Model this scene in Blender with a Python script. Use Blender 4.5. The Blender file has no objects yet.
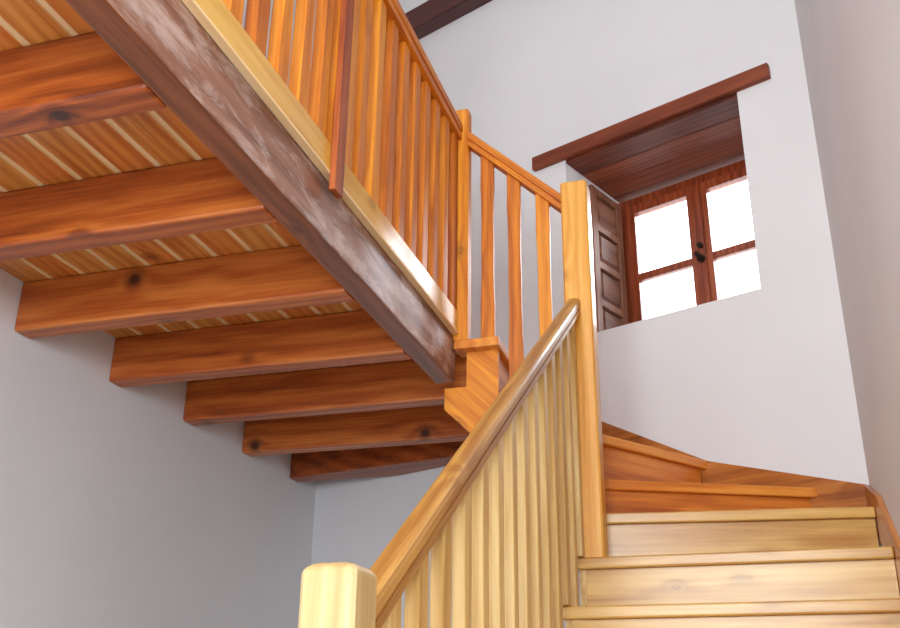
import bpy, bmesh, math, random
from mathutils import Vector, Matrix
random.seed(4)
S = bpy.context.scene
C = S.collection
V = Vector

# ------------------------------------------------------------------ materials
def lin(c):
    return tuple(((x/255)/12.92 if x/255 <= .04045 else ((x/255+.055)/1.055)**2.4) for x in c) + (1,)

def wood(name, dark, mid, light, rough=.32, coat=.25, knots=1.0, grain=1.0, haze=0.0, kd_=(3.4, 5.8, 5.8), kt=1.0):
    m = bpy.data.materials.new(name); m.use_nodes = True
    nt = m.node_tree; N = nt.nodes; L = nt.links
    b = N['Principled BSDF']
    tc = N.new('ShaderNodeTexCoord'); oi = N.new('ShaderNodeObjectInfo')
    off = N.new('ShaderNodeVectorMath'); off.operation = 'MULTIPLY_ADD'
    cmb = N.new('ShaderNodeCombineXYZ')
    for i in range(3): L.new(oi.outputs['Random'], cmb.inputs[i])
    off.inputs[1].default_value = (37.3, 11.7, 23.9)
    L.new(cmb.outputs[0], off.inputs[0]); L.new(tc.outputs['Object'], off.inputs[2])
    P = off.outputs[0]
    def mapping(sx, sy, sz, src=P):
        mp = N.new('ShaderNodeMapping'); mp.inputs['Scale'].default_value = (sx, sy, sz)
        L.new(src, mp.inputs[0]); return mp.outputs[0]
    def noise(vec, scale, det=3, rough_=.55, dist=0):
        n = N.new('ShaderNodeTexNoise'); n.inputs['Scale'].default_value = scale
        n.inputs['Detail'].default_value = det; n.inputs['Roughness'].default_value = rough_
        n.inputs['Distortion'].default_value = dist
        L.new(vec, n.inputs['Vector']); return n.outputs[0]
    def math_(op, a, bb, clamp=False):
        n = N.new('ShaderNodeMath'); n.operation = op; n.use_clamp = clamp
        for i, x in enumerate((a, bb)):
            if isinstance(x, (int, float)): n.inputs[i].default_value = x
            else: L.new(x, n.inputs[i])
        return n.outputs[0]
    # knots: sparse rounded cells stretched a little along the grain
    vo = N.new('ShaderNodeTexVoronoi'); vo.inputs['Scale'].default_value = 1
    L.new(mapping(*kd_), vo.inputs['Vector'])
    kd = vo.outputs['Distance']
    # the grain bends round each knot
    bend = math_('DIVIDE', .012, math_('ADD', kd, .06))
    wv = N.new('ShaderNodeTexWave'); wv.wave_type = 'BANDS'; wv.bands_direction = 'Y'
    wv.inputs['Scale'].default_value = 9*grain; wv.inputs['Distortion'].default_value = 5.5
    wv.inputs['Detail'].default_value = 2.5; wv.inputs['Detail Scale'].default_value = .9
    mp = N.new('ShaderNodeMapping'); mp.inputs['Scale'].default_value = (.16, 1, .8)
    mp.inputs['Rotation'].default_value = (.5, 0, 0)
    add = N.new('ShaderNodeVectorMath'); add.operation = 'ADD'
    cb = N.new('ShaderNodeCombineXYZ'); L.new(bend, cb.inputs[1]); L.new(bend, cb.inputs[2])
    L.new(P, add.inputs[0]); L.new(cb.outputs[0], add.inputs[1]); L.new(add.outputs[0], mp.inputs[0])
    L.new(mp.outputs[0], wv.inputs['Vector'])
    fine = noise(mapping(2.2, 60, 60), 2.0*grain, 4, .6)
    broad = noise(mapping(.8, 4, 4), 1.6, 2)
    g = math_('ADD', math_('MULTIPLY', wv.outputs['Fac'], .13), math_('MULTIPLY', fine, .42))
    g = math_('ADD', g, math_('MULTIPLY', broad, .36))
    g = math_('ADD', g, math_('MULTIPLY', noise(mapping(.5, 14, 14), 2.0, 3, .6, .3), .32))
    g = math_('ADD', g, math_('MULTIPLY', math_('SUBTRACT', oi.outputs['Random'], .55), .22))
    cr = N.new('ShaderNodeValToRGB'); e = cr.color_ramp.elements
    e[0].position = .40; e[0].color = lin(dark)
    e[1].position = .80; e[1].color = lin(light)
    x = e.new(.60); x.color = lin(mid)
    L.new(g, cr.inputs[0])
    col = cr.outputs[0]
    if knots:
        kr = N.new('ShaderNodeValToRGB'); k = kr.color_ramp.elements
        k[0].position = .05*kt; k[0].color = (knots, knots, knots, 1)
        k[1].position = .17*kt; k[1].color = (0, 0, 0, 1)
        y = k.new(.085*kt); y.color = (.55*knots,)*3 + (1,)
        L.new(kd, kr.inputs[0])
        mx = N.new('ShaderNodeMix'); mx.data_type = 'RGBA'
        L.new(kr.outputs[0], mx.inputs[0]); L.new(col, mx.inputs[6])
        mx.inputs[7].default_value = lin(tuple(c*.58 for c in dark))
        col = mx.outputs[2]
    if haze:  # pale patches painted in as a reflected haze
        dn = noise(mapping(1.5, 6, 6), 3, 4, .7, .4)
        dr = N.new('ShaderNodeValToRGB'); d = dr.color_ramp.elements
        d[0].position = .46; d[0].color = (0, 0, 0, 1); d[1].position = .62; d[1].color = (haze,)*3 + (1,)
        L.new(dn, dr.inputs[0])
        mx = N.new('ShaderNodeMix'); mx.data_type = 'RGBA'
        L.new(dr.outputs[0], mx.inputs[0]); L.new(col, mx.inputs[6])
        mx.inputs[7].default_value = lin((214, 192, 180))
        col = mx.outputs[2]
    L.new(col, b.inputs['Base Color'])
    b.inputs['Roughness'].default_value = rough
    b.inputs['Coat Weight'].default_value = coat; b.inputs['Coat Roughness'].default_value = .25
    bp = N.new('ShaderNodeBump'); bp.inputs['Strength'].default_value = .12; bp.inputs['Distance'].default_value = .004
    L.new(fine, bp.inputs['Height']); L.new(bp.outputs[0], b.inputs['Normal'])
    return m

def plaster(name, c, bump=.25):
    m = bpy.data.materials.new(name); m.use_nodes = True
    nt = m.node_tree; N = nt.nodes; L = nt.links; b = N['Principled BSDF']
    tc = N.new('ShaderNodeTexCoord')
    n = N.new('ShaderNodeTexNoise'); n.inputs['Scale'].default_value = 1.3; n.inputs['Detail'].default_value = 3
    L.new(tc.outputs['Object'], n.inputs['Vector'])
    r = N.new('ShaderNodeValToRGB'); e = r.color_ramp.elements
    e[0].position = .3; e[0].color = lin(tuple(x*.97 for x in c)); e[1].position = .7; e[1].color = lin(c)
    L.new(n.outputs[0], r.inputs[0]); L.new(r.outputs[0], b.inputs['Base Color'])
    b.inputs['Roughness'].default_value = .85
    n2 = N.new('ShaderNodeTexNoise'); n2.inputs['Scale'].default_value = 5; n2.inputs['Detail'].default_value = 3
    L.new(tc.outputs['Object'], n2.inputs['Vector'])
    bp = N.new('ShaderNodeBump'); bp.inputs['Strength'].default_value = bump; bp.inputs['Distance'].default_value = .01
    L.new(n2.outputs[0], bp.inputs['Height']); L.new(bp.outputs[0], b.inputs['Normal'])
    return m

def plain(name, c, rough=.5, metal=0):
    m = bpy.data.materials.new(name); m.use_nodes = True; b = m.node_tree.nodes['Principled BSDF']
    N = m.node_tree.nodes; L = m.node_tree.links
    n = N.new('ShaderNodeTexNoise'); n.inputs['Scale'].default_value = 12
    r = N.new('ShaderNodeValToRGB'); e = r.color_ramp.elements
    e[0].color = lin(tuple(x*.85 for x in c)); e[1].color = lin(c)
    L.new(n.outputs[0], r.inputs[0]); L.new(r.outputs[0], b.inputs['Base Color'])
    b.inputs['Roughness'].default_value = rough; b.inputs['Metallic'].default_value = metal
    return m

M = {}
M['joist'] = wood('varnished_joist_pine', (108, 44, 14), (168, 80, 26), (202, 116, 48), rough=.42, coat=.1, knots=1.0, kd_=(3.6, 3.9, 3.9), kt=1.1)
M['beam'] = wood('beam_pine', (100, 50, 22), (138, 74, 36), (162, 94, 52), rough=.4, knots=.4)
M['beam_haze'] = wood('hazed_beam_pine', (104, 60, 40), (144, 96, 72), (172, 128, 104), rough=.5, coat=.1, knots=.5, haze=.5)  # paler copy of the beam wood, window gloss put into the colour
M['board2'] = wood('ceiling_board_orange_pine', (186, 92, 30), (218, 132, 56), (232, 156, 80), knots=1.0, kd_=(4, 4, 4))
M['board'] = wood('ceiling_board_pine', (184, 98, 34), (220, 146, 66), (234, 174, 96), knots=.9, kd_=(4, 4, 4))
M['seam'] = wood('board_edge_pine', (240, 200, 140), (248, 214, 160), (252, 226, 180), knots=0)
M['orange'] = wood('orange_baluster_pine', (164, 78, 6), (206, 116, 14), (230, 148, 34), rough=.5, coat=0, knots=.45)
M['redpost'] = wood('red_post_pine', (130, 52, 14), (168, 82, 28), (190, 104, 42), rough=.55, coat=0, knots=.4)
M['fascia'] = wood('yellow_fascia_pine', (186, 120, 34), (216, 158, 56), (232, 184, 90), knots=.3)
M['newel'] = wood('golden_newel_pine', (186, 112, 26), (222, 152, 48), (236, 176, 80), knots=.3)
M['rail'] = wood('tan_handrail_pine', (158, 104, 42), (198, 146, 70), (218, 172, 100), rough=.45, coat=.1, knots=.1)
M['pale'] = wood('pale_baluster_pine', (170, 124, 56), (200, 158, 88), (222, 190, 126), rough=.42, coat=.1, knots=.35)
M['palepost'] = wood('pale_newel_pine', (164, 130, 78), (188, 158, 104), (208, 184, 136), rough=.5, coat=0, knots=.3)
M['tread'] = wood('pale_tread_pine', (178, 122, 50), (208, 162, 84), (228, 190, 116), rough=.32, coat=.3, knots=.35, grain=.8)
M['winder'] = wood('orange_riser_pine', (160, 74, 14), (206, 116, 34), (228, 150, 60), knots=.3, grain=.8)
M['skirt'] = wood('dark_skirting_pine', (128, 66, 24), (176, 104, 44), (204, 136, 68), knots=.2)
M['lintel'] = wood('dark_red_lintel', (72, 24, 6), (116, 48, 18), (142, 68, 30), rough=.6, knots=.5, coat=.0)
M['sash'] = wood('red_brown_window_wood', (96, 36, 16), (140, 62, 32), (166, 86, 50), knots=.2)
M['shutter'] = wood('brown_shutter_wood', (80, 40, 26), (120, 70, 48), (156, 106, 80), rough=.6, coat=.0, knots=.2)
M['roof'] = wood('dark_roof_beam', (48, 18, 14), (78, 34, 26), (96, 46, 36), knots=.3, coat=.1)
M['wall'] = plaster('white_plaster', (226, 224, 224))
M['ceil'] = plaster('white_ceiling_plaster', (220, 218, 218))
M['floor'] = plaster('grey_floor', (150, 150, 150))
M['iron'] = plain('dark_iron', (52, 44, 38), .45, .7)
g = bpy.data.materials.new('window_glass'); g.use_nodes = True
nt = g.node_tree; nt.nodes.clear()
o_ = nt.nodes.new('ShaderNodeOutputMaterial'); mx = nt.nodes.new('ShaderNodeMixShader')
tr = nt.nodes.new('ShaderNodeBsdfTransparent'); gl = nt.nodes.new('ShaderNodeBsdfGlossy'); gl.inputs['Roughness'].default_value = .03
fr = nt.nodes.new('ShaderNodeFresnel'); fr.inputs[0].default_value = 1.45
nt.links.new(fr.outputs[0], mx.inputs[0]); nt.links.new(tr.outputs[0], mx.inputs[1]); nt.links.new(gl.outputs[0], mx.inputs[2])
nt.links.new(mx.outputs[0], o_.inputs[0]); M['glass'] = g

# ------------------------------------------------------------------ helpers
def tag(o, label=None, cat=None, group=None, kind=None):
    if label: o['label'] = label
    if cat: o['category'] = cat
    if group: o['group'] = group
    if kind: o['kind'] = kind
    return o

def empty(name, loc):
    o = bpy.data.objects.new(name, None); C.objects.link(o); o.location = loc
    o.empty_display_size = .1
    return o

def frame(origin, grain):
    x = V(grain).normalized()
    up = V((0, 0, 1)) if abs(x.z) < .9 else V((0, 1, 0))
    y = up.cross(x).normalized(); z = x.cross(y)
    m = Matrix((x, y, z)).transposed().to_4x4(); m.translation = V(origin)
    return m

def mesh(name, verts, faces, mat, grain=(1, 0, 0), parent=None, bevel=0, seg=2, origin=None, mats=None, fmat=None):
    vs = [V(v) for v in verts]
    if origin is None: origin = sum(vs, V())/len(vs)
    m = frame(origin, grain); inv = m.inverted()
    bm = bmesh.new()
    bv = [bm.verts.new(inv @ v) for v in vs]
    for i, f in enumerate(faces):
        ff = bm.faces.new([bv[k] for k in f])
        if fmat: ff.material_index = fmat[i]
    bmesh.ops.recalc_face_normals(bm, faces=bm.faces)
    if bevel:
        ed = [e for e in bm.edges if len(e.link_faces) == 2 and e.calc_face_angle(0) > .6]
        bmesh.ops.bevel(bm, geom=ed, offset=bevel, segments=seg, affect='EDGES', profile=.5, clamp_overlap=True)
        for f in bm.faces: f.smooth = False
    me = bpy.data.meshes.new(name); bm.to_mesh(me); bm.free()
    for mm in ([mat] + (mats or [])): me.materials.append(mm)
    o = bpy.data.objects.new(name, me); C.objects.link(o)
    if parent:
        o.parent = parent; m = Matrix.Translation(-parent.location) @ m
    o.matrix_local = m
    return o

BF = [(0, 1, 3, 2), (4, 6, 7, 5), (0, 4, 5, 1), (2, 3, 7, 6), (0, 2, 6, 4), (1, 5, 7, 3)]
def boxv(a, b): return [(x, y, z) for x in (a[0], b[0]) for y in (a[1], b[1]) for z in (a[2], b[2])]

def box(name, a, b, mat, grain=None, parent=None, bevel=.003, seg=2, T=None):
    d = [abs(b[i]-a[i]) for i in range(3)]
    if grain is None:
        i = d.index(max(d)); grain = tuple(1 if k == i else 0 for k in range(3))
    vs = boxv(a, b)
    if T:
        vs = [T(*v) for v in vs]
        g0 = V(T(0, 0, 0)); grain = V(T(*grain)) - g0
    return mesh(name, vs, BF, mat, grain, parent, bevel, seg)

def multi(name, boxes, mat, grain=(1, 0, 0), parent=None, T=None, bevel=0):
    """several boxes that are one object (one wall round its opening, one sash)"""
    vs = []; fs = []
    for a, b in boxes:
        k = len(vs); v = boxv(a, b)
        vs += [T(*p) for p in v] if T else v
        fs += [tuple(i+k for i in f) for f in BF]
    if T: grain = V(T(*grain)) - V(T(0, 0, 0))
    return mesh(name, vs, fs, mat, grain, parent, bevel)

def prism(name, poly, h0, h1, mat, plane='xy', grain=(1, 0, 0), parent=None, bevel=0):
    """polygon extruded along the axis missing from `plane`"""
    def P(u, v, h):
        return {'xy': (u, v, h), 'xz': (u, h, v), 'yz': (h, u, v)}[plane]
    n = len(poly)
    vs = [P(u, v, h0) for u, v in poly] + [P(u, v, h1) for u, v in poly]
    fs = [tuple(range(n)), tuple(range(n, 2*n))] + [(i, (i+1) % n, n+(i+1) % n, n+i) for i in range(n)]
    return mesh(name, vs, fs, mat, grain, parent, bevel)

def sweep(name, prof, p0, p1, side, mat, parent=None, bevel=0):
    """profile (sideways, up) carried from p0 to p1, both ends cut plumb"""
    p0 = V(p0); p1 = V(p1); s = V(side); n = len(prof)
    vs = [p + s*u + V((0, 0, v)) for p in (p0, p1) for u, v in prof]
    fs = [tuple(range(n)), tuple(range(n, 2*n))] + [(i, (i+1) % n, n+(i+1) % n, n+i) for i in range(n)]
    o = mesh(name, vs, fs, mat, p1-p0, parent, bevel)
    return o

def rail_profile(w, h):
    """rounded grip above, groove, narrower bead below; v=0 is the top"""
    p = [(-w*.5, -h*.60), (-w*.5, -h*.28), (-w*.46, -h*.12), (-w*.34, -h*.03), (-w*.15, 0), (w*.15, 0),
         (w*.34, -h*.03), (w*.46, -h*.12), (w*.5, -h*.28), (w*.5, -h*.56), (w*.36, -h*.60), (w*.36, -h*.68),
         (w*.46, -h*.72), (w*.46, -h), (-w*.46, -h), (-w*.46, -h*.72), (-w*.36, -h*.68), (-w*.36, -h*.60)]
    return p

def baluster(name, c, z0, z1, along, parent, mat, w=.05, t=.022, slope=0.0):
    """flat board baluster sawn to a gently waisted outline; its top follows the rail"""
    a = V(along).normalized(); b = V((0, 0, 1)).cross(a)
    H = z1-z0
    rows = [(0, 1), (.10, 1), (.17, 1.03), (.24, .95), (.36, .88), (.50, .93), (.62, .88), (.76, .94), (.84, 1.04), (.91, 1), (1, 1)]
    vs = []; fs = []
    for f, k in rows:
        for sa, sb in ((-1, -1), (1, -1), (1, 1), (-1, 1)):
            z = z0 + f*H + (slope*sa*w*k*.5 if f == 1 else 0)
            p = V((c[0], c[1], z)) + a*(sa*w*k*.5) + b*(sb*t*.5)
            vs.append((p.x, p.y, p.z))
    n = len(rows)
    for r in range(n-1):
        for i in range(4):
            j = (i+1) % 4
            fs.append((r*4+i, r*4+j, (r+1)*4+j, (r+1)*4+i))
    fs += [(3, 2, 1, 0), tuple((n-1)*4+i for i in range(4))]
    return mesh(name, vs, fs, mat, (0, 0, 1), parent, .0025, 1)

def post(name, x0, x1, y0, y1, z0, z1, mat, parent=None, cap=.02):
    """square post whose four top edges are rounded over"""
    rows = [(z0, 0)]
    for k in range(7):
        a = k/6*math.pi/2
        rows.append((z1-cap*.75+cap*.75*math.sin(a), cap*(1-math.cos(a))))
    rows.insert(1, (z0+.02, 0))
    vs = []; fs = []
    e = .006
    for z, i in rows:
        X0, X1, Y0, Y1 = x0+i, x1-i, y0+i, y1-i
        vs += [(X0+e, Y0, z), (X1-e, Y0, z), (X1, Y0+e, z), (X1, Y1-e, z), (X1-e, Y1, z), (X0+e, Y1, z), (X0, Y1-e, z), (X0, Y0+e, z)]
    n = len(rows)
    for r in range(n-1):
        for i in range(8):
            j = (i+1) % 8
            fs.append((r*8+i, r*8+j, (r+1)*8+j, (r+1)*8+i))
    fs += [tuple(range(7, -1, -1)), tuple((n-1)*8+i for i in range(8))]
    return mesh(name, vs, fs, mat, (0, 0, 1), parent)

# ------------------------------------------------------------------ the place, metres; camera eye at the origin
XL, XR, YB, ZF, ZC = -2.26, .39, -2.2, -1.10, 4.55
WA = math.radians(-22.6)
Wd = V((math.cos(WA), math.sin(WA), 0)); Nn = V((-math.sin(WA), math.cos(WA), 0))
C0 = V((.39, 3.777, 0))
def T(s, d, z):
    p = C0 + Wd*s + Nn*d
    return (p.x, p.y, z)
def wall_y(x):            # y of the window wall's face at x
    return (C0.dot(Nn) - Nn.x*x)/Nn.y

def struct(o): return tag(o, kind='structure')
# window wall, 0.6 thick, with its opening
SL, SR_, ZB, ZT = -1.21, -.305, 1.685, 2.646
struct(multi('wall_back', [((-3.2, 0, ZF-.1), (SL, .6, ZC)), ((SR_, 0, ZF-.1), (.35, .6, ZC)),
    ((SL, 0, ZF-.1), (SR_, .6, ZB)), ((SL, 0, ZT), (SR_, .6, ZC))], M['wall'], T=T))
struct(box('wall_left', (XL-.2, YB, ZF-.1), (XL, wall_y(XL)+.3, ZC), M['wall'], bevel=0))
struct(multi('wall_right', [((XR, -.45, ZF-.1), (XR+.2, 4.0, ZC)), ((XR, YB, ZF-.1), (XR+.2, -1.75, ZC)),
    ((XR, -1.75, ZF-.1), (XR+.2, -.45, -.1)), ((XR, -1.75, 2.0), (XR+.2, -.45, ZC))], M['wall']))  # unseen opening near the viewer, added for the side fill lamp
struct(box('floor', (XL-.2, YB-.2, ZF-.1), (XR+.2, 5.2, ZF), M['floor'], bevel=0))
struct(box('ceiling', (XL-.2, YB-.2, ZC), (XR+.2, 5.4, ZC+.1), M['ceil'], bevel=0))
# wall behind the viewer with a tall opening added to let fill light in
struct(multi('wall_front', [((XL, YB-.2, ZF), (-1.35, YB, ZC)), ((.25, YB-.2, ZF), (XR, YB, ZC)),
    ((-1.35, YB-.2, ZF), (.25, YB, -.9)), ((-1.35, YB-.2, 3.6), (.25, YB, ZC))], M['wall']))

# ------------------------------------------------------------------ gallery: joists, boards, edge beam
JZ0, JZ1 = 1.205, 1.382
near = ['pine ceiling joist nearest the viewer above, cut by the top left corner',
        'broad pine joist with two dark knots, second from the top left',
        'orange pine joist meeting the white wall, third from the top left',
        'pine joist fourth from the top left, just under the last visible deck boards',
        'pine joist fifth from the top left, passing behind the edge beam end',
        'pine joist sixth from the top left, running behind the slanted stair side board',
        'short lowest pine joist beside the white corner, tapering into the window wall']
ys = [1.511-.527*2, 1.511-.527] + [1.511+.5225*k for k in range(7)]
bw = .083
for i, y in enumerate(ys):
    x1 = -1.092 if y < 3.4 else -.98
    a, b = (XL, y-bw, JZ0), (x1, y, JZ1)
    if i == 8:   # the last one slants along the oblique wall and dies into it
        poly = [(XL, 4.555), (-1.0, 4.29), (-1.0, wall_y(-1.0)-.003), (-1.69, wall_y(-1.69)-.003), (XL, 4.645)]
        o = prism('floor_joist', poly, JZ0, JZ1, M['joist'], grain=(1, 0, 0), bevel=.004)
    else:
        o = box('floor_joist', a, b, M['joist'], bevel=.009, seg=2)
    lab = near[i-2] if i >= 2 else ['pine joist overhead, the farthest from the window wall', 'pine joist overhead, second farthest from the window wall'][i]
    tag(o, lab, 'joist', 'joists under the gallery floor')

# deck boards above the joists: run along y, pale bevelled seams
def deck():
    vs = []; fs = []; fm = []
    pitch = .1215; x = -1.3045 - pitch*8; z = JZ1
    xs = []
    while x < -.99: xs.append(x); x += pitch
    bounds = []
    for x in xs:
        a = max(XL, x); b = min(-1.02, x+pitch)
        if b-a > .01: bounds.append((a, b, x))
    for a, b, x in bounds:
        sw = .017
        parts = [(a, min(x+sw, b), z+.003, z, 1), (max(a, min(x+sw, b)), max(a, b-sw*.15), z, z, 0 if round(x/pitch*7.3) % 3 else 2), (b-sw*.15, b, z, z+.003, 1)]
        y1a = min(wall_y(a), 9); y1b = min(wall_y(b), 9)
        for u0, u1, z0, z1, mt in parts:
            if u1-u0 < 1e-4: continue
            k = len(vs)
            w0, w1 = wall_y(u0)-.002, wall_y(u1)-.002
            vs += [(u0, YB+.6, z0), (u1, YB+.6, z1), (u1, w1, z1), (u0, w0, z0),
                   (u0, YB+.6, z+.034), (u1, YB+.6, z+.034), (u1, w1, z+.034), (u0, w0, z+.034)]
            for f in ((0, 1, 2, 3), (7, 6, 5, 4), (0, 4, 5, 1), (1, 5, 6, 2), (2, 6, 7, 3), (3, 7, 4, 0)):
                fs.append(tuple(q+k for q in f)); fm.append(mt)
    o = mesh('gallery_floor', vs, fs, M['board'], (0, 1, 0), None, 0, mats=[M['seam'], M['board2']], fmat=fm)
    tag(o, 'pine tongue and groove deck boards lying on the joists, seen from below', 'floor boards')
deck()

BX0, BX1, BZ1 = -1.09, -1.015, 1.383
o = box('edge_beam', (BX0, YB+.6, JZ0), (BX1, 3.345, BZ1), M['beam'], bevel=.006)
o.data.materials.append(M['beam_haze'])
for p in o.data.polygons:      # the face towards the stair well has whitish reflected gloss painted into its colour
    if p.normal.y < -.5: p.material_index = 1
tag(o, 'long brown beam along the open edge of the gallery', 'beam')

# gallery balustrade
gb = empty('gallery_balustrade', (-1.0, 1.5, 1.383))
tag(gb, 'orange pine balustrade of close flat balusters along the upper gallery edge', 'balustrade')
box('base_rail', (-1.035, YB+.6, 1.384), (-.992, 3.30, 1.467), M['fascia'], parent=gb, bevel=.004)
box('edge_highlight', (-1.0145, YB+.6, 1.376), (-.989, 3.30, 1.3835), M['seam'], parent=gb, bevel=.003)  # highlight on the base rail's lower edge, painted as a thin pale strip
sweep('handrail', rail_profile(.072, .088), (-1.016, YB+.6, 2.31), (-1.016, 3.302, 2.31), (1, 0, 0), M['orange'], gb)
b0 = [2.228] + [2.135] + [2.322+.118*k for k in range(9)] + [1.811-.118*k for k in range(28)] + [1.929, 2.047]
for y in sorted(b0):
    if y < YB+.65: continue
    baluster('baluster', (-1.013, y), 1.467, 2.222, (0, 1, 0), gb, M['orange'], w=.056, t=.034)
o = box('splice_post', (-.9915, 2.100, 1.325), (-.972, 2.155, 2.222), M['redpost'], parent=gb, bevel=.003)
tag(o, 'reddish upright fixed over the base rail')
post('corner_post', -1.018, -.958, 3.305, 3.362, 1.356, 2.372, M['orange'], gb, cap=.008)

# ------------------------------------------------------------------ staircase
r, gg = .18, .265
TX0, TX1 = -.572, .370
zB, yB = .53, 3.206
st = empty('staircase', (-.1, .9, ZF))
tag(st, 'pine staircase climbing away between the white wall and the balusters, turning left', 'staircase')
nA, zA = yB+gg, zB+r
Al, Ar = (TX0, 3.405), (TX1, 3.52)
zW1, zW2, zW3, zG = .85, 1.018, 1.17, 1.355
TH = .036
yn = yB; zn = zB; k = 0
while zn > ZF+.05:
    box('tread', (TX0, yn, zn-TH), (TX1, yn+gg+(.028 if k else .08), zn), M['tread'], grain=(1, 0, 0), parent=st, bevel=.006, seg=3)
    zb = max(zn-r, ZF)
    box('riser', (TX0+.0325, yn+.022, zb), (TX1, yn+.042, zn-TH), M['tread'], grain=(1, 0, 0), parent=st, bevel=.001)
    yn -= gg; zn -= r; k += 1
def wl(x, e=.003): return (x, wall_y(x)-e)
def tread_poly(poly, z, mat, grain): prism('tread', poly, z-TH, z, mat, grain=grain, parent=st, bevel=.005)
def riser_line(p, q, zlo, zhi, mat, inset=.022, t=.018):
    p = V((*p, 0)); q = V((*q, 0)); d = (q-p).normalized(); n = V((-d.y, d.x, 0))
    while any((q+n*h)[1] > wall_y((q+n*h)[0])-.004 for h in (inset, inset+t)): q -= d*.005
    vs = [tuple(V((*v.xy, 0)) + V((0, 0, z))) for v in (p+n*inset, p+n*(inset+t)) for z in (zlo, zhi)]
    vs += [tuple(V((*v.xy, 0)) + V((0, 0, z))) for v in (q+n*inset, q+n*(inset+t)) for z in (zlo, zhi)]
    mesh('riser', vs, BF, mat, d, st, .001)
W1a, W1b = (-.56, 3.48), (.225, 3.83)
W2a, W2b = (-.575, 3.415), (-.158, 4.0)
W3a, W3b = (-.705, 3.345), (-.56, 4.16)
Ga, Gb = (-.838, 3.30), (-.862, 4.285)
tread_poly([Al, Ar, wl(TX1), wl(.27), (TX0, 3.56)], zA, M['tread'], (1, .12, 0))
riser_line((Al[0]+.012, Al[1]), Ar, zB, zA-TH, M['tread'])
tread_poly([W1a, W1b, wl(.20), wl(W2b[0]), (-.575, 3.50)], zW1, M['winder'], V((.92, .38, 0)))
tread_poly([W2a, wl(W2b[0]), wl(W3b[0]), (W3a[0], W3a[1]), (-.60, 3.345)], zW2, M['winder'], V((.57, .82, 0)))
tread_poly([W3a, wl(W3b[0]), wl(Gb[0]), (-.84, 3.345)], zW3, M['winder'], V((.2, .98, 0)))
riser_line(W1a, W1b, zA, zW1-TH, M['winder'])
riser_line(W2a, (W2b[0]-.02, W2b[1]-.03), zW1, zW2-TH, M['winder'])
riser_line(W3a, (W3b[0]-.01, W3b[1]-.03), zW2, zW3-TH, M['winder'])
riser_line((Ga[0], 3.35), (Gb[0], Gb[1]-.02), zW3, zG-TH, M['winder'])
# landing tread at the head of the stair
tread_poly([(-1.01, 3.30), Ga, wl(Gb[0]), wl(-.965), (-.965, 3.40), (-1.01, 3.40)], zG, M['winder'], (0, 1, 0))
# side board of the turning flight, diagonal grain
prism('side_board', [(-.972, zG-TH), (-.852, zG-TH), (-.852, 1.134), (-.718, 1.134), (-.718, .986), (-.602, .986), (-.602, .66),
    (-1.056, 1.104), (-1.056, 1.185), (-.972, 1.185)], 3.347, 3.367, M['orange'], 'xz', V((1, 0, -.95)), st)
# cut string under the tread ends of the lower flight
pts = []
y = yB; z = zB
top = [(yB+gg+.02, zB-TH)]
n = k
for i in range(n):
    top += [(y+.0235, z-TH), (y+.0235, z-r-TH)]
    y -= gg; z -= r
y += gg; z += r
low = [(y+.0235, ZF), (y+.25, ZF), (yB+gg+.02, zB-TH-.27)]
top = top[:-1]
prism('side_board', top+low, TX0+.012, TX0+.032, M['pale'], 'yz', (0, 1, .68), st)
# plastered slab under the lower flight
prism('underside', [(yB+gg, zB-.30), (y+.40, ZF+.01), (y+.30, ZF+.01), (yB+gg, zB-.24)], TX0+.034, TX1, M['wall'], 'yz', (0, 1, 0), st)

# lower balustrade
def zt(y): return .233+.675*(y-1.446)     # top of the lower handrail
lb = empty('stair_balustrade', (-.535, 1.3, ZF))
tag(lb, 'pale pine balustrade with tan handrail rising beside the lower steps', 'balustrade')
sweep('handrail', rail_profile(.047, .062), (-.557, 1.331, zt(1.331)), (-.546, 3.239, zt(3.239)), (1, 0, 0), M['rail'], lb)
for j in range(15):
    yf = yB-.021-.1325*j                     # two to a tread, from the tall newel down
    if yf < 1.36: break
    z0 = zB - r*((j+1)//2)
    baluster('baluster', (-.555, yf+.025), z0+.0008, zt(yf+.025)-.060, (0, 1, 0), lb, M['pale'], w=.05, t=.026, slope=.685)
o = post('newel_post', -.592, -.512, 1.245, 1.330, zB-8*r+.0008, .215, M['palepost'], None, cap=.022)
tag(o, 'short pale newel post with rounded top at the foot of the handrail', 'newel post')
o = post('newel_post', -.580, -.481, 3.241, 3.338, zB+.0008, 1.925, M['newel'], None, cap=.010)
tag(o, 'tall golden pine newel post where the two handrails meet', 'newel post')

# short balustrade of the turning flight
ub = empty('turning_balustrade', (-.75, 3.32, zW2))
tag(ub, 'short sloping orange balustrade between the gallery corner and the tall newel', 'balustrade')
def zs(x): return 1.905 + (x+.582)/(-.957+.582)*(2.262-1.905)
sweep('handrail', rail_profile(.055, .072), (-.957, 3.32, zs(-.957)), (-.582, 3.32, zs(-.582)), (0, -1, 0), M['orange'], ub)
for x, z0 in ((-.882, zG), (-.776, zW3), (-.664, zW2)):
    baluster('baluster', (x, 3.322), z0, zs(x)-.068, (1, 0, 0), ub, M['orange'], w=.052, t=.022, slope=-.95)

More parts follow.
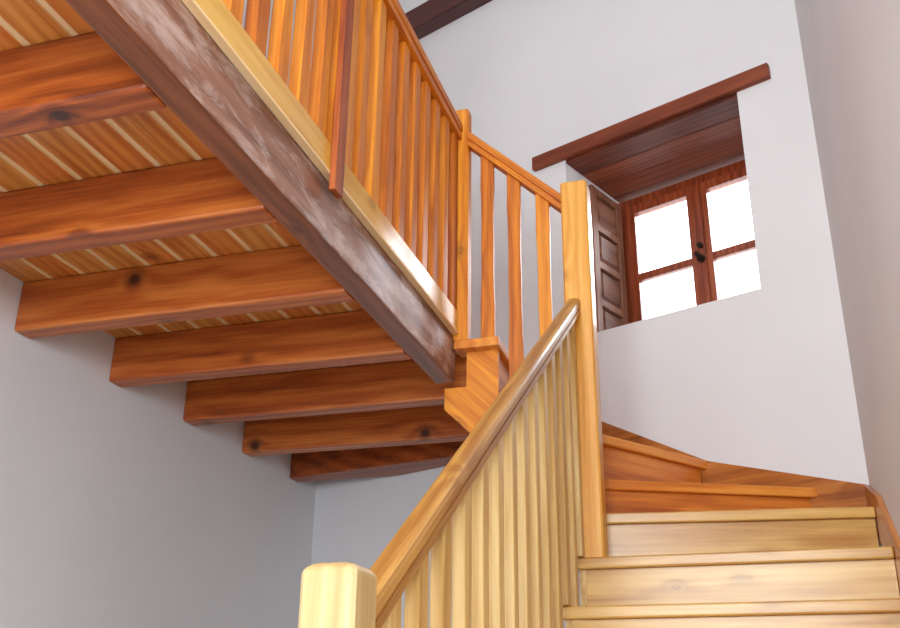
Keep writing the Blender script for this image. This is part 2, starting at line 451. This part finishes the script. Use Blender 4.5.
# skirting boards
def skirt_back():
    top = [(0, .835), (-.594, 1.014), (-1.071, 1.267), (-1.45, 1.47)]
    low = [(0, .715), (-.30, .72), (-.55, .83), (-.70, .90), (-1.071, 1.10), (-1.45, 1.30)]
    pts = top + low[::-1]
    n = len(pts)
    vs = [T(s, -.022, z) for s, z in pts] + [T(s, -.001, z) for s, z in pts]
    fs = [tuple(range(n)), tuple(range(n, 2*n))]
    fs += [(i, i+n, (i+1) % n+n, (i+1) % n) for i in range(n)]
    return mesh('baseboard_back', vs, fs, M['skirt'], Wd)
struct(skirt_back())
sk = [(3.752, .832), (3.47, .735)]
y, z = 3.47, .735
sk += [(3.47-gg*8, .735-r*8)]
struct(prism('baseboard_right', sk + [(yy_, zz_-.16) for yy_, zz_ in reversed(sk)], XR-.019, XR-.0005, M['skirt'], 'yz', (0, 1, .6)))

# ------------------------------------------------------------------ window, shutter, lintel
win = empty('window_1', T(-.75, .5, ZB)); struct(win)
D0, D1 = .48, .54
FL, FR = -1.165, -.335
fz0, fz1 = ZB+.004, 2.60
multi('window_frame', [((FL-.04, D0, fz0), (FL+.012, D1, fz1)), ((FR-.012, D0, fz0), (FR+.028, D1, fz1)),
    ((FL+.012, D0, fz1-.05), (FR-.012, D1, fz1)), ((FL+.012, D0, fz0), (FR-.012, D1, fz0+.04))], M['sash'], grain=(0, 0, 1), parent=win, T=T)
mid = -.752
for (a, b, nm) in ((FL+.014, mid-.002, 'sash'), (mid+.002, FR-.014, 'sash')):
    z0, z1 = fz0+.042, fz1-.052
    sw = .052
    multi(nm, [((a, D0-.012, z0), (a+sw, D0+.03, z1)), ((b-sw, D0-.012, z0), (b, D0+.03, z1)),
        ((a+sw, D0-.012, z1-.045), (b-sw, D0+.03, z1)), ((a+sw, D0-.012, z0), (b-sw, D0+.03, z0+.06)),
        ((a+sw, D0-.006, 2.122), (b-sw, D0+.02, 2.160))], M['sash'], grain=(0, 0, 1), parent=win, T=T)
    o = box('glass', (a+sw-.003, D0+.005, z0+.05), (b-sw+.003, D0+.009, z1-.04), M['glass'], parent=win, T=T, bevel=0)
# meeting cover strip, then the iron bolt on it
box('cover_strip', (mid-.024, D0-.026, fz0+.05), (mid+.024, D0-.013, fz1-.06), M['sash'], parent=win, T=T)
def cyl(name, c, rad, d, mat, parent, axis, n=16):
    ax = V(axis).normalized(); u = ax.orthogonal().normalized(); w = ax.cross(u)
    vs = [tuple(V(c)+ax*(t*d)+(u*math.cos(2*math.pi*i/n)+w*math.sin(2*math.pi*i/n))*rad) for t in (0, 1) for i in range(n)]
    fs = [tuple(range(n)), tuple(range(n, 2*n))] + [(i, (i+1) % n, n+(i+1) % n, n+i) for i in range(n)]
    return mesh(name, vs, fs, mat, axis, parent)
h = cyl('handle', T(mid+.004, D0-.027, 2.13), .019, .018, M['iron'], win, -Nn)
tag(h, 'dark iron window catch')
cyl('handle', T(mid+.004, D0-.045, 2.13), .012, .04, M['iron'], win, V((0, 0, 1))*.2 - Nn)
cyl('catch', T(mid+.004, D0-.027, 2.20), .013, .02, M['iron'], win, -Nn)
struct(box('trim_1', (SL+.002, .0, ZB-.0), (SR_-.002, .6, ZB+.003), M['wall'], T=T, bevel=0))

# the lintel board and the planked soffit behind it
lt = empty('window_lintel', T(-.75, 0, 2.64))
tag(lt, 'dark red wooden lintel board over the deep window recess', 'lintel')
box('lintel_board', (-1.392, -.028, 2.640), (-.147, .002, 2.712), M['lintel'], parent=lt, T=T, bevel=.003)
for k in range(4):
    a = .002+k*.149
    o = box('soffit_plank', (SL+.001, a+.001, 2.622), (SR_-.001, a+.147, 2.645), M['lintel'], grain=(1, 0, 0), parent=lt, T=T, bevel=.004)

# shutter folded back against the left reveal: frame, cross rails and four raised panels
sh = empty('window_shutter', T(-1.18, .45, ZB))
tag(sh, 'brown panelled wooden shutter folded against the left side of the window recess', 'shutter')
s0, s1 = -1.200, -1.172
d0, d1 = .175, .465
sz0, sz1 = ZB+.03, 2.57
st_w = .045
multi('frame', [((s0, d0, sz0), (s1, d0+st_w, sz1)), ((s0, d1-st_w, sz0), (s1, d1, sz1))] +
    [((s0, d0+st_w, z-.017), (s1, d1-st_w, z+.017)) for z in [sz0+.02+(sz1-sz0-.04)*q/4 for q in range(5)]], M['shutter'], grain=(0, 0, 1), parent=sh, T=T)
for q in range(4):
    za = sz0+.02+(sz1-sz0-.04)*q/4+.026; zb_ = sz0+.02+(sz1-sz0-.04)*(q+1)/4-.026
    ya, yb = d0+st_w+.008, d1-st_w-.008
    m_ = .016
    vs = [T(s0+.004, ya, za), T(s0+.004, yb, za), T(s0+.004, yb, zb_), T(s0+.004, ya, zb_),
          T(s1-.016, ya, za), T(s1-.016, yb, za), T(s1-.016, yb, zb_), T(s1-.016, ya, zb_),
          T(s1-.001, ya+m_, za+m_), T(s1-.001, yb-m_, za+m_), T(s1-.001, yb-m_, zb_-m_), T(s1-.001, ya+m_, zb_-m_)]
    fs = [(3, 2, 1, 0), (0, 1, 5, 4), (1, 2, 6, 5), (2, 3, 7, 6), (3, 0, 4, 7),
          (4, 5, 9, 8), (5, 6, 10, 9), (6, 7, 11, 10), (7, 4, 8, 11), (8, 9, 10, 11)]
    mesh('panel', vs, fs, M['shutter'], Nn, sh)

# dark beam high on the window wall
o = box('roof_beam', (-2.80, -.10, 3.865), (-.10, .0, 4.02), M['roof'], T=T, bevel=.006)
tag(o, 'dark brown beam high on the window wall at the top of the view', 'beam')

# ------------------------------------------------------------------ camera
cam = bpy.data.cameras.new('camera'); co = bpy.data.objects.new('camera', cam); C.objects.link(co)
cam.sensor_fit = 'HORIZONTAL'; cam.sensor_width = 36; cam.lens = 1000/900*36; cam.clip_start = .02
yaw, pit, rol = math.radians(-17.24), math.radians(22.93), math.radians(.66)
f = V((math.sin(yaw)*math.cos(pit), math.cos(yaw)*math.cos(pit), math.sin(pit)))
rr = V((math.cos(yaw), -math.sin(yaw), 0)); uu = rr.cross(f)
r2 = rr*math.cos(rol)+uu*math.sin(rol); u2 = -rr*math.sin(rol)+uu*math.cos(rol)
co.matrix_world = Matrix((r2, u2, -f)).transposed().to_4x4()
S.camera = co

# ------------------------------------------------------------------ light
w = bpy.data.worlds.new('sky'); S.world = w; w.use_nodes = True
bg = w.node_tree.nodes['Background']; bg.inputs[0].default_value = (.93, .97, 1, 1); bg.inputs[1].default_value = 4.0
def area(name, loc, target, sx, sy, power, col=(1, 1, 1)):
    l = bpy.data.lights.new(name, 'AREA'); l.shape = 'RECTANGLE'; l.size = sx; l.size_y = sy; l.energy = power; l.color = col
    o = bpy.data.objects.new(name, l); C.objects.link(o); o.location = loc
    o.rotation_euler = (V(target)-V(loc)).to_track_quat('-Z', 'Z').to_euler()
    return o
# fill lamp added in the unseen opening behind the viewer
area('rear_fill_light', (-.45, YB-.05, 1.6), (-.9, 3, 1.5), 1.4, 3.4, 115, (.84, .92, 1))
# cool fill lamp added out of view to brighten the left wall
area('side_fill_light', (XR+.25, -1.1, .95), (-2.2, 1.0, 1.1), 1.2, 2.0, 120, (.78, .89, 1))
# daylight through the window
area('window_daylight', T(-.757, 2.2, 3.6), tuple(T(-.757, .4, 1.9)), 1.6, 1.6, 220, (.82, .91, 1))
# the photographer's flash beside the lens
l = bpy.data.lights.new('flash', 'POINT'); l.energy = 4; l.shadow_soft_size = .08; l.color = (1, .98, .95)
o = bpy.data.objects.new('flash', l); C.objects.link(o); o.location = (.12, -.05, .12)

S.view_settings.view_transform = 'Standard'; S.view_settings.look = 'None'
S.view_settings.exposure = 0.0; S.view_settings.gamma = 1; S.view_settings.use_curve_mapping = False
S.cycles.max_bounces = 8; S.cycles.diffuse_bounces = 5
